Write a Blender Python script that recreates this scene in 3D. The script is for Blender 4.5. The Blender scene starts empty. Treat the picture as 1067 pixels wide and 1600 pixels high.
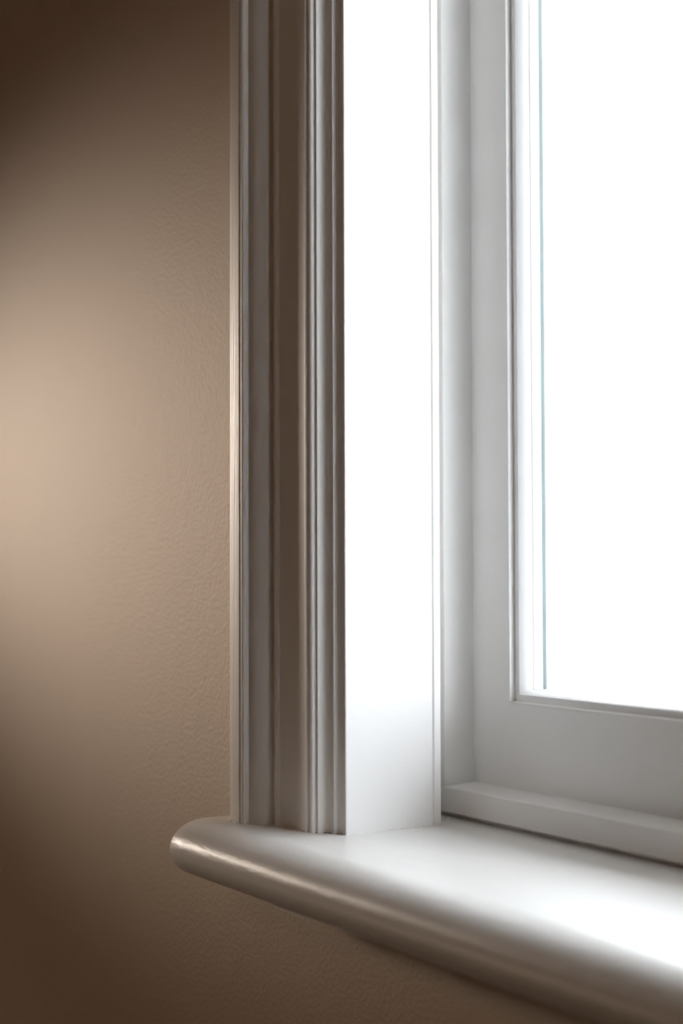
import bpy, bmesh, math, random
from mathutils import Vector, Matrix

random.seed(7)
SC = bpy.context.scene
COL = SC.collection

# ------------------------------------------------------------------ camera
# World: X along the window wall (right), Y from the room out through the window, Z up.
# Z = 0 is the top of the window sill, Y = 0 the plane of the plastered wall. Metres.
FPX = 2589.19
yaw, pitch, roll = (math.radians(a) for a in (30.404, 2.068, -0.160))
fwd0 = Vector((-math.cos(yaw), math.sin(yaw), 0)); right0 = Vector((math.sin(yaw), math.cos(yaw), 0)); up0 = Vector((0, 0, 1))
fwd = math.cos(pitch) * fwd0 + math.sin(pitch) * up0
up1 = -math.sin(pitch) * fwd0 + math.cos(pitch) * up0
rgt = math.cos(roll) * right0 + math.sin(roll) * up1
up = -math.sin(roll) * right0 + math.cos(roll) * up1
cam = bpy.data.cameras.new('camera')
cam.sensor_fit = 'VERTICAL'; cam.sensor_height = 36.0; cam.sensor_width = 24.0
cam.lens = FPX / 1600 * 36.0
cam.clip_start = 0.02
cam.dof.use_dof = True; cam.dof.focus_distance = 1.03; cam.dof.aperture_fstop = 4.2
camo = bpy.data.objects.new('camera', cam); COL.objects.link(camo)
M = Matrix((rgt, up, -fwd)).transposed().to_4x4(); M.translation = Vector((0.8459, -0.4989, 0.155))
camo.matrix_world = M
SC.camera = camo

# ------------------------------------------------------------------ overcast sky, lamp, exposure
SKY = 10.5
w = bpy.data.worlds.new('overcast_sky'); SC.world = w; w.use_nodes = True
bg = w.node_tree.nodes['Background']
bg.inputs['Color'].default_value = (0.865, 0.928, 1.0, 1); bg.inputs['Strength'].default_value = SKY

def light(name, kind, loc, target, energy, color):
    l = bpy.data.lights.new(name, kind); l.energy = energy; l.color = color
    o = bpy.data.objects.new(name, l); COL.objects.link(o); o.location = loc
    d = Vector(target) - Vector(loc); o.rotation_euler = d.to_track_quat('-Z', 'Y').to_euler()
    return o
# a warm lamp further down the room whose beam grazes the wall left of the window
sp = light('warm_spot_lamp', 'SPOT', (-2.45, -0.90, 0.48), (-0.40, 0.0, 0.225), 245, (1.0, 0.86, 0.73))
sp.data.spot_size = math.radians(15.5); sp.data.spot_blend = 1.0; sp.data.shadow_soft_size = 0.14
# added low fill light without a fixture, lifts the wall's warm ambient tone
rl_ = light('low_warm_fill', 'POINT', (-1.15, -1.15, -0.55), (0, 0, 0), 5.2, (1.0, 0.78, 0.58))
rl_.data.shadow_soft_size = 0.2
# added warm fill from the right, offsets the cool daylight on the casing
cl_ = light('high_warm_fill', 'POINT', (1.3, -2.3, 1.45), (0, 0, 0), 9, (1.0, 0.62, 0.36))
cl_.data.shadow_soft_size = 0.15
# window portal: guides sampling of the sky, gives off no light of its own
po = light('window_portal', 'AREA', (0.41, 0.19, 0.50), (0.41, -1.0, 0.50), 1, (1, 1, 1))
po.data.shape = 'RECTANGLE'; po.data.size = 0.95; po.data.size_y = 1.05; po.data.cycles.is_portal = True

vs = SC.view_settings
vs.view_transform = 'Standard'; vs.look = 'None'; vs.exposure = 0.0; vs.gamma = 1.0; vs.use_curve_mapping = False
SC.cycles.use_adaptive_sampling = False; SC.cycles.max_bounces = 10; SC.cycles.diffuse_bounces = 6; SC.cycles.transparent_max_bounces = 12

# ------------------------------------------------------------------ materials
def mat(name, color, rough=0.4, spec=0.5, bumps=(), tint=None, coat=0.0):
    """bumps: (scale, (sx,sy,sz), strength, distance, detail) noise relief layers; tint: (scale, amount)."""
    m = bpy.data.materials.new(name); m.use_nodes = True
    nt = m.node_tree; b = nt.nodes['Principled BSDF']
    b.inputs['Roughness'].default_value = rough
    b.inputs['Specular IOR Level'].default_value = spec
    b.inputs['Coat Weight'].default_value = coat
    b.inputs['Coat Roughness'].default_value = 0.2
    b.inputs['Base Color'].default_value = (*color, 1)
    tc = nt.nodes.new('ShaderNodeTexCoord')
    if tint:
        n = nt.nodes.new('ShaderNodeTexNoise'); n.inputs['Scale'].default_value = tint[0]; n.inputs['Detail'].default_value = 4
        nt.links.new(tc.outputs['Object'], n.inputs['Vector'])
        mx = nt.nodes.new('ShaderNodeMixRGB'); a = tint[1]
        mx.inputs[1].default_value = (*[c * (1 - a) for c in color], 1); mx.inputs[2].default_value = (*[min(1, c * (1 + a)) for c in color], 1)
        nt.links.new(n.outputs['Fac'], mx.inputs[0]); nt.links.new(mx.outputs[0], b.inputs['Base Color'])
    prev = None
    for (s, st, strength, dist, det) in bumps:
        mp = nt.nodes.new('ShaderNodeMapping'); mp.inputs['Scale'].default_value = st
        nt.links.new(tc.outputs['Object'], mp.inputs['Vector'])
        n = nt.nodes.new('ShaderNodeTexNoise'); n.inputs['Scale'].default_value = s; n.inputs['Detail'].default_value = det
        nt.links.new(mp.outputs[0], n.inputs['Vector'])
        bp = nt.nodes.new('ShaderNodeBump'); bp.inputs['Strength'].default_value = strength; bp.inputs['Distance'].default_value = dist
        nt.links.new(n.outputs['Fac'], bp.inputs['Height'])
        if prev: nt.links.new(prev.outputs[0], bp.inputs['Normal'])
        prev = bp
    if prev: nt.links.new(prev.outputs[0], b.inputs['Normal'])
    return m

WALL = mat('beige_wall_paint', (0.56, 0.455, 0.36), 0.68, 0.22, [(330, (1, 1, 1), 0.6, 0.0010, 3), (60, (1, 1, 1), 0.25, 0.0010, 2)], (9, 0.03))
TRIM = mat('white_trim_paint', (0.84, 0.815, 0.78), 0.46, 0.45, [], (6, 0.02))
def brushed():
    # long vertical brush marks on the flat outer face of the casing
    m = TRIM.copy(); m.name = 'white_brushed_paint'; nt = m.node_tree; b = nt.nodes['Principled BSDF']
    tc = nt.nodes.new('ShaderNodeTexCoord'); mp = nt.nodes.new('ShaderNodeMapping'); mp.inputs['Scale'].default_value = (1, 1, 0.012)
    n = nt.nodes.new('ShaderNodeTexNoise'); n.inputs['Scale'].default_value = 950; n.inputs['Detail'].default_value = 3
    sx = nt.nodes.new('ShaderNodeSeparateXYZ'); lt = nt.nodes.new('ShaderNodeMath'); lt.operation = 'LESS_THAN'; lt.inputs[1].default_value = -0.0745
    mu = nt.nodes.new('ShaderNodeMath'); mu.operation = 'MULTIPLY'
    bp = nt.nodes.new('ShaderNodeBump'); bp.inputs['Strength'].default_value = 0.5; bp.inputs['Distance'].default_value = 0.0006
    L = nt.links.new
    L(tc.outputs['Object'], mp.inputs['Vector']); L(mp.outputs[0], n.inputs['Vector']); L(tc.outputs['Object'], sx.inputs[0]); L(sx.outputs[0], lt.inputs[0])
    L(lt.outputs[0], mu.inputs[0]); L(n.outputs['Fac'], mu.inputs[1]); L(mu.outputs[0], bp.inputs['Height']); L(bp.outputs[0], b.inputs['Normal'])
    return m
BRUSH = brushed()
REVEAL = mat('white_jamb_paint', (0.88, 0.868, 0.85), 0.36, 0.5, [(260, (1, 1, 0.25), 0.06, 0.0005, 2)], (5, 0.015))
SILL = mat('white_sill_gloss_paint', (0.78, 0.76, 0.73), 0.37, 0.5, [(420, (0.5, 1, 1), 0.35, 0.0006, 3), (90, (0.4, 1, 1), 0.30, 0.0009, 2)], (6, 0.02))
SASH = mat('white_sash_paint', (0.88, 0.88, 0.87), 0.36, 0.5, [(240, (1, 1, 0.3), 0.06, 0.0005, 2)], (5, 0.015))
CAULK = mat('paint_filled_caulk', (0.78, 0.76, 0.72), 0.45, 0.4, [(500, (1, 1, 1), 0.4, 0.0006, 3)])
CRACK = mat('dark_crack', (0.05, 0.04, 0.035), 0.8, 0.2)
SEAL = mat('green_glass_edge', (0.10, 0.155, 0.15), 0.3, 0.5, [(160, (1, 1, 0.2), 0.2, 0.0006, 3)], (25, 0.25))
SPACER = mat('white_glazing_spacer', (0.80, 0.82, 0.82), 0.5)
CEIL = mat('ceiling_paint', (0.40, 0.32, 0.24), 0.8)
FLOOR = mat('brown_wood_floor', (0.10, 0.055, 0.03), 0.45)
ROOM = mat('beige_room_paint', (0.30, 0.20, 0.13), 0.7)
BLOCKER = mat('pale_blocker', (0.86, 0.86, 0.86), 0.9, 0.3)  # surface of the added wall that dims the low sky
GROUND = mat('pale_ground', (0.45, 0.45, 0.44), 0.9)
def glass():
    m = bpy.data.materials.new('clear_glass'); m.use_nodes = True; nt = m.node_tree
    for n in list(nt.nodes): nt.nodes.remove(n)
    out = nt.nodes.new('ShaderNodeOutputMaterial'); mix = nt.nodes.new('ShaderNodeMixShader')
    t = nt.nodes.new('ShaderNodeBsdfTransparent'); t.inputs[0].default_value = (0.99, 0.992, 0.992, 1)
    g = nt.nodes.new('ShaderNodeBsdfGlossy'); g.inputs['Roughness'].default_value = 0.02
    lw = nt.nodes.new('ShaderNodeLayerWeight'); pw = nt.nodes.new('ShaderNodeMath'); pw.operation = 'POWER'; pw.inputs[1].default_value = 5
    f = nt.nodes.new('ShaderNodeMath'); f.operation = 'MULTIPLY_ADD'; f.inputs[1].default_value = 0.5; f.inputs[2].default_value = 0.03
    lw.inputs[0].default_value = 0.5
    nt.links.new(lw.outputs['Facing'], pw.inputs[0]); nt.links.new(pw.outputs[0], f.inputs[0])
    nt.links.new(f.outputs[0], mix.inputs[0]); nt.links.new(t.outputs[0], mix.inputs[1]); nt.links.new(g.outputs[0], mix.inputs[2])
    nt.links.new(mix.outputs[0], out.inputs[0]); return m
GLASS = glass()

# ------------------------------------------------------------------ helpers
def tag(o, label=None, cat=None, kind=None, group=None):
    if label: o['label'] = label
    if cat: o['category'] = cat
    if kind: o['kind'] = kind
    if group: o['group'] = group
    return o
def link(name, verts, faces, m, parent=None, smooth=True, angle=32):
    me = bpy.data.meshes.new(name); me.from_pydata(verts, [], faces); me.update()
    bm = bmesh.new(); bm.from_mesh(me); bmesh.ops.recalc_face_normals(bm, faces=bm.faces); 
    for f in bm.faces: f.smooth = smooth
    for e in bm.edges:
        if len(e.link_faces) == 2 and e.calc_face_angle(0) > math.radians(angle): e.smooth = False
    bm.to_mesh(me); bm.free()
    me.materials.append(m)
    o = bpy.data.objects.new(name, me); COL.objects.link(o)
    if parent: o.parent = parent
    return o
def empty(name, loc=(0, 0, 0)):
    o = bpy.data.objects.new(name, None); COL.objects.link(o); o.location = loc; o.empty_display_size = 0.05
    return o
def boxes(name, bl, m, parent=None):
    V, F = [], []
    for (x0, x1, y0, y1, z0, z1) in bl:
        b = len(V)
        V += [(x0, y0, z0), (x1, y0, z0), (x1, y1, z0), (x0, y1, z0), (x0, y0, z1), (x1, y0, z1), (x1, y1, z1), (x0, y1, z1)]
        F += [tuple(b + i for i in q) for q in ((0, 3, 2, 1), (4, 5, 6, 7), (0, 1, 5, 4), (1, 2, 6, 5), (2, 3, 7, 6), (3, 0, 4, 7))]
    return link(name, V, F, m, parent, False)
def rnd(pts, seg=5):
    """closed polygon of (a, b, radius) in mm -> (a, b) with rounded corners, in metres"""
    out = []; n = len(pts)
    for i, p in enumerate(pts):
        r = p[2] if len(p) > 2 else 0
        P = Vector(p[:2])
        if r <= 0: out.append(P); continue
        A = Vector(pts[i - 1][:2]); B = Vector(pts[(i + 1) % n][:2])
        u, v = (A - P), (B - P); la, lb = u.length, v.length; u.normalize(); v.normalize()
        ang = u.angle(v); t = min(r / math.tan(ang / 2), la * 0.49, lb * 0.49)
        a, b = P + u * t, P + v * t
        for k in range(seg + 1):
            s = k / seg
            out.append((1 - s) ** 2 * a + 2 * s * (1 - s) * P + s * s * b)
    return [(p.x / 1000, p.y / 1000) for p in out]
# the window opening between the jamb faces
WD, HT = 0.82, 0.95
def sweep(name, prof, m, parent=None, z0=0.0, closed=False, angle=32):
    """prof (q, y): q outward from the opening edge. Mitred round left, head, right (and bottom when closed)."""
    n = len(prof); V, F = [], []
    def st(c):
        for (q, y) in prof:
            x = -q if c[0] < 0 else WD + q
            z = (HT + q) if c[1] > 0 else ((z0 - q) if closed else z0)
            V.append((x, y, z))
    for c in ((-1, -1), (-1, 1), (1, 1), (1, -1)): st(c)
    ring = 4 if closed else 3
    for k in range(ring):
        a, b = k * n, ((k + 1) % 4) * n
        for i in range(n):
            j = (i + 1) % n
            F.append((a + i, a + j, b + j, b + i))
    if not closed:
        F.append(tuple(range(n))); F.append(tuple(range(3 * n, 4 * n)))
    return link(name, V, F, m, parent, True, angle)

# ------------------------------------------------------------------ setting: the room
X0, X1, Y0, Z0, Z1 = -3.2, 3.4, -4.2, -0.90, 1.75
YT = 0.175
wall = boxes('wall_window', [(X0, -0.06, 0, YT, Z0, Z1), (WD + 0.06, X1, 0, YT, Z0, Z1),
                             (-0.06, WD + 0.06, 0, YT, Z0, -0.034), (-0.06, WD + 0.06, 0, YT, HT + 0.06, Z1)], WALL)
tag(wall, 'beige plastered wall with fine orange-peel texture around the window', 'wall', 'structure')
tag(boxes('wall_left', [(X0 - 0.1, X0, Y0, YT, Z0, Z1)], ROOM), 'beige side wall at the far left end of the room', 'wall', 'structure')
tag(boxes('wall_right', [(X1, X1 + 0.1, Y0, YT, Z0, Z1)], ROOM), 'beige side wall at the right end of the room', 'wall', 'structure')
tag(boxes('wall_back', [(X0 - 0.1, X1 + 0.1, Y0 - 0.1, Y0, Z0, Z1)], ROOM), 'beige wall behind the camera facing the window', 'wall', 'structure')
tag(boxes('floor', [(X0 - 0.1, X1 + 0.1, Y0 - 0.1, YT, Z0 - 0.1, Z0)], FLOOR), 'brown wooden floor of the room', 'floor', 'structure')
tag(boxes('ceiling', [(X0 - 0.1, X1 + 0.1, Y0 - 0.1, YT, Z1, Z1 + 0.1)], CEIL), 'painted ceiling of the room', 'ceiling', 'structure')
tag(boxes('ground', [(-25, 25, YT + 0.01, 50, Z0 - 0.6, Z0 - 0.5)], GROUND), 'pale ground outside beyond the window', 'ground', 'structure')

tag(boxes('low_sky_blocker', [(-9, 10, 4.0, 4.2, Z0 - 0.5, 2.55)], BLOCKER), 'pale wall added across from the window to dim the low sky', 'wall', 'structure')  # added outside to weaken low skylight on the sill's nosing
tag(boxes('sky_blocker', [(-3.5, 4.0, YT + 0.01, 1.00, 1.40, 1.48)], GROUND), 'pale slab added above the window outside to block the high sky', 'sky_blocker', 'structure')  # unseen slab added to cut off steep skylight over the sill

# ------------------------------------------------------------------ casing (architrave)
def arc(cx, cy, rx, ry, a0, a1, n=8):
    return [(cx + rx * math.cos(math.radians(a0 + (a1 - a0) * k / n)), cy + ry * math.sin(math.radians(a0 + (a1 - a0) * k / n))) for k in range(n + 1)]
trim = empty('trim_1', (0, 0, 0))
tag(trim, 'white moulded window casing with stepped profile standing on the sill', 'window casing', 'structure')
# profiles in mm: (X, Y) with X negative to the left; q = -X
def prof(pts): return [(-p[0], p[1]) for p in pts]
def P(pts):
    r = rnd([(p[0], p[1], p[2] if len(p) > 2 else 0) for p in pts]); return [(-a, b) for a, b in r]
backband = [(-85.4, 0), (-85.4, -33.9, 1.0), (-74.2, -33.0, 0.5), (-73.6, -31.8)] + \
           [(-72.3 + 1.9 * math.cos(math.radians(a)), -30.6 + 1.9 * math.sin(math.radians(a))) for a in (-150, -120, -90, -60, -30, 0)] + \
           [(-70.2, -29.0)] + arc(-70.4, -17.6, 11.4, 10.6, -88, -14, 10) + [(-58.9, -15.4), (-58.9, 0)]
sweep('backband', P(backband), BRUSH, trim)
board = [(-58.9, 0), (-58.9, -15.0), (-55.8, -15.0)] + [(-53.3 + 2.4 * math.cos(math.radians(a)), -17.3 + 1.9 * math.sin(math.radians(a))) for a in (-170, -140, -110, -80, -50, -20)] + \
        [(-50.2, -16.9), (-22.9, -14.4), (-22.5, -15.0, 0.4), (-21.4, -15.0, 0.6), (-20.8, -14.0)]
board += arc(-20.0, -11.8, 2.9, 2.2, -95, 0, 6) + [(-16.8, -10.4), (-16.8, 0)]
sweep('casing_board', P(board), TRIM, trim)
inner = [(-16.8, 0), (-16.8, -10.6), (-15.0, -10.6, 0.3)] + [(-15.05, -8.8), (-14.9, -6.8), (-14.1, -5.2), (-12.7, -4.3), (-10.8, -3.9), (-9.2, -3.8), (-7.5, -3.9, 0.2), (-7.55, -1.2, 0.3)] + \
        [(-6.6, -0.8), (-5.0, -0.4), (-0.5, -0.4, 0.3), (0.0, 0.0), (0.0, 1.0), (-16.8, 1.0)]
sweep('inner_moulding', P(inner), TRIM, trim)

# ------------------------------------------------------------------ sill
sill = empty('window_sill', (0, 0, 0))
tag(sill, 'white glossy window sill with rounded bullnose front edge and projecting left end', 'window sill')
SX0, SX1 = -0.1108, WD + 0.1108
def nose(inset):
    pts = [(0.0, 0.0 - inset)]
    for k in range(0, 25):
        a = math.radians(90 + 180 * k / 24)
        pts.append((-40.0 + (24.5 - inset) * math.cos(a), -18.0 + (18.0 - inset) * math.sin(a)))
    pts.append((0.0, -36.0 + inset))
    return [(y / 1000, z / 1000) for y, z in pts]
st = [(SX0, 3.2), (SX0 + 0.0003, 2.2), (SX0 + 0.0010, 1.2), (SX0 + 0.0022, 0.4), (SX0 + 0.0036, 0.0)]
nx = 60
mid = [(SX0 + 0.0036 + (SX1 - SX0 - 0.0072) * k / nx, 0.0) for k in range(1, nx)]
stations = st + mid + [(SX0 + SX1 - x, i) for x, i in reversed(st)]
V, F = [], []
for x, ins in stations: V += [(x, y, z) for y, z in nose(ins)]
n = len(nose(0))
for k in range(len(stations) - 1):
    for i in range(n - 1): F.append((k * n + i, k * n + i + 1, (k + 1) * n + i + 1, (k + 1) * n + i))
F.append(tuple(range(n))); F.append(tuple(range((len(stations) - 1) * n, len(stations) * n)))
b = len(V)   # inner board, between the jambs and on under the sash
V += [(-0.06, 0, 0), (WD + 0.06, 0, 0), (WD + 0.06, 0.17, 0), (-0.06, 0.17, 0), (-0.06, 0, -0.034), (WD + 0.06, 0, -0.034), (WD + 0.06, 0.17, -0.034), (-0.06, 0.17, -0.034)]
F += [tuple(b + i for i in q) for q in ((0, 1, 2, 3), (4, 7, 6, 5), (0, 4, 5, 1), (1, 5, 6, 2), (2, 6, 7, 3), (3, 7, 4, 0))]
link('sill_board', V, F, SILL, sill, True, 40)
# thin filler strip under the nosing, starting where the opening starts
V, F = [], []
for x, z in ((-0.005, -0.0384), (0.055, -0.0376), (0.11, -0.0369), (WD + 0.005, -0.0366)):
    V += [(x, -0.0452, z), (x, -0.0452, -0.0352), (x, -0.0005, -0.0352), (x, -0.0005, z)]
for k in range(3):
    for i in range(4): F.append((k * 4 + i, k * 4 + (i + 1) % 4, k * 4 + 4 + (i + 1) % 4, k * 4 + 4 + i))
F += [(0, 1, 2, 3), (12, 13, 14, 15)]
link('under_strip', V, F, SILL, sill, False)

# ------------------------------------------------------------------ window
win = empty('window_1', (0, 0, 0))
tag(win, 'white painted window frame with deep jamb lining and stop bead', 'window', 'structure')
def PM(pts, seg=5):
    r = rnd([(p[0], p[1], p[2] if len(p) > 2 else 0) for p in pts], seg); return [(-a, b) for a, b in r]
sweep('jamb_lining', PM([(0.0, 0.0), (-3.0, 63.0), (-59, 63.0), (-59, 0.5)]), REVEAL, win)
sweep('stop_bead', PM([(-3.9, 62.8), (-2.7, 64.4, 0.7), (-2.9, 68.8), (-3.8, 69.8, 0.8), (-59, 69.8), (-59, 62.8)]), REVEAL, win)
sweep('outer_frame', PM([(-29.6, 90.0, 0.8), (-34.0, 122.0), (-34.0, 140.0), (-20, 140), (-20, 172), (-59, 172), (-59, 90.0)]), REVEAL, win, z0=0.0196)
# bottom rail of the frame: strip with a shadow gap above the sill
rl = rnd([(90, 3.2, 1.0), (90, 19.4, 1.3), (118, 20.6), (150, 21.0), (150, 0.0), (97, 0.0), (97, 3.2)])
V = [(x, y, z) for x in (-0.059, WD + 0.059) for (y, z) in rl]; n = len(rl)
F = [(i, (i + 1) % n, n + (i + 1) % n, n + i) for i in range(n)] + [tuple(range(n)), tuple(range(n, 2 * n))]
link('bottom_rail', V, F, REVEAL, win)
# sash: q measured from the jamb faces; face at Y = 115; opening edge at X = +9 mm, Z = 75 mm
QB = 0.0072
def sash_sweep(name, pts, m, parent):
    """pts (d, y) mm: d inward from the sash opening edge (negative = into the timber)"""
    pr = [(-(QB + d), y) for d, y in pts]
    return sweep(name, pr, m, parent, z0=0.0740 - QB, closed=True)
sash = empty('window_sash')
tag(sash, 'white painted window sash with moulded glazing bead around two glass panes', 'window sash')
def PS(pts, seg=5): return rnd(pts, seg)
# four timber members of the sash, each its own piece
def member(name, which):
    q0, q1 = -(QB - 0.043), -QB        # outer and inner edge, q outward
    zi = 0.0740; zo = 0.0203
    xl0, xl1 = -0.0338, QB; xr0, xr1 = WD - QB, WD + 0.0338
    zt0, zt1 = HT - QB, HT + 0.0338
    y0, y1 = 0.115, 0.157
    if which == 'left': return boxes(name, [(xl0, xl1, y0, y1, zo, zt1)], SASH, sash)
    if which == 'right': return boxes(name, [(xr0, xr1, y0, y1, zo, zt1)], SASH, sash)
    if which == 'bottom': return boxes(name, [(xl1, xr0, y0, y1, zo, zi)], SASH, sash)
    return boxes(name, [(xl1, xr0, y0, y1, zt0, zt1)], SASH, sash)
for nm, wch in (('stile', 'left'), ('stile', 'right'), ('sash_rail', 'bottom'), ('sash_rail', 'top')): member(nm, wch)
sash_sweep('glazing_bead', PS([(-1.1, 115.3), (-1.1, 113.9, 0.4), (0.15, 113.9, 0.4), (0.2, 118.0), (4.6, 118.0, 0.4), (5.6, 119.9), (6.6, 122.4), (7.2, 125.0), (7.4, 126.6), (7.9, 127.2, 0.2), (7.9, 128.0), (-1.1, 128.0)]), SASH, sash)
sash_sweep('glazing_spacer', PS([(-0.02, 128.0), (7.7, 128.0), (7.6, 134.2), (-0.02, 134.2)]), SPACER, sash)
sash_sweep('glass_edge', PS([(-0.02, 134.2), (7.6, 134.2), (7.5, 137.2), (-0.02, 137.2)]), SEAL, sash)
sash_sweep('outer_bead', PS([(-0.02, 137.2), (7.4, 137.2), (6.8, 156.8, 0.4), (-0.02, 156.8)]), SASH, sash)
for k, y in enumerate((0.1262, 0.1350)):
    e = 0.0060
    boxes('glass_pane', [(QB + e, WD - QB - e, y, y + 0.0034, 0.0740 + e, HT - QB - e)], GLASS, sash)

# ------------------------------------------------------------------ small caulk and paint details

def tube(name, pts, rad, m, parent, seg=8, jit=0.3):
    V, F = [], []; pts = [Vector(p) for p in pts]; n = len(pts)
    for i, p in enumerate(pts):
        d = (pts[min(i + 1, n - 1)] - pts[max(i - 1, 0)]).normalized()
        a = d.cross(Vector((0, 0, 1))).normalized(); b = a.cross(d)
        r = rad * (1 + random.uniform(-jit, jit)) * (0.25 if i in (0, n - 1) else 1)
        for k in range(seg):
            t = 2 * math.pi * k / seg
            V.append(p + a * r * math.cos(t) + b * r * math.sin(t))
    for i in range(n - 1):
        for k in range(seg):
            F.append((i * seg + k, i * seg + (k + 1) % seg, (i + 1) * seg + (k + 1) % seg, (i + 1) * seg + k))
    F.append(tuple(range(seg))); F.append(tuple(range((n - 1) * seg, n * seg)))
    return link(name, [tuple(v) for v in V], F, m, parent, True, 60)
def path(pts, n, z, jx=0.0002):
    """points (x, y) mm resampled along the polyline, lying at height z on the sill"""
    P_ = [Vector((x / 1000, y / 1000)) for x, y in pts]; L = [0]
    for a, b in zip(P_, P_[1:]): L.append(L[-1] + (b - a).length)
    out = []
    for k in range(n + 1):
        t = L[-1] * k / n
        i = max(j for j in range(len(L) - 1) if L[j] <= t + 1e-12)
        u = (t - L[i]) / max(1e-9, L[i + 1] - L[i])
        q = P_[i].lerp(P_[i + 1], u)
        out.append((q.x + random.uniform(-jx, jx), q.y + random.uniform(-jx, jx), z))
    return out
tube('caulk_bead', path([(-1.0, 1.5), (-3.6, 62.5)], 46, 0.0), 0.0011, CAULK, win)
tube('caulk_bead', path([(-85.0, -34.2), (-74.3, -33.2), (-71.5, -29.5), (-62.0, -25.5), (-58.5, -16.5), (-50.0, -17.6), (-23.0, -14.6)], 60, 0.0), 0.0009, CAULK, trim, jit=0.55)
tube('caulk_bead', path([(-3.4, 69.5), (-28.0, 93.0)], 16, 0.0), 0.0012, CAULK, win, jit=0.5)
tube('paint_crack', path([(-13.6, -7.2), (-11.4, -5.6), (-9.0, -4.6)], 9, 0.0002, 0.0003), 0.00035, CRACK, trim, 6, 0.7)
tube('paint_crack', path([(-6.6, -3.0), (-4.0, -1.8), (-0.8, -1.4)], 9, 0.0002, 0.0003), 0.00028, CRACK, trim, 6, 0.7)
tube('paint_crack', path([(-16.2, -11.4), (-14.9, -11.2)], 4, 0.0002, 0.0002), 0.00028, CRACK, trim, 6, 0.5)
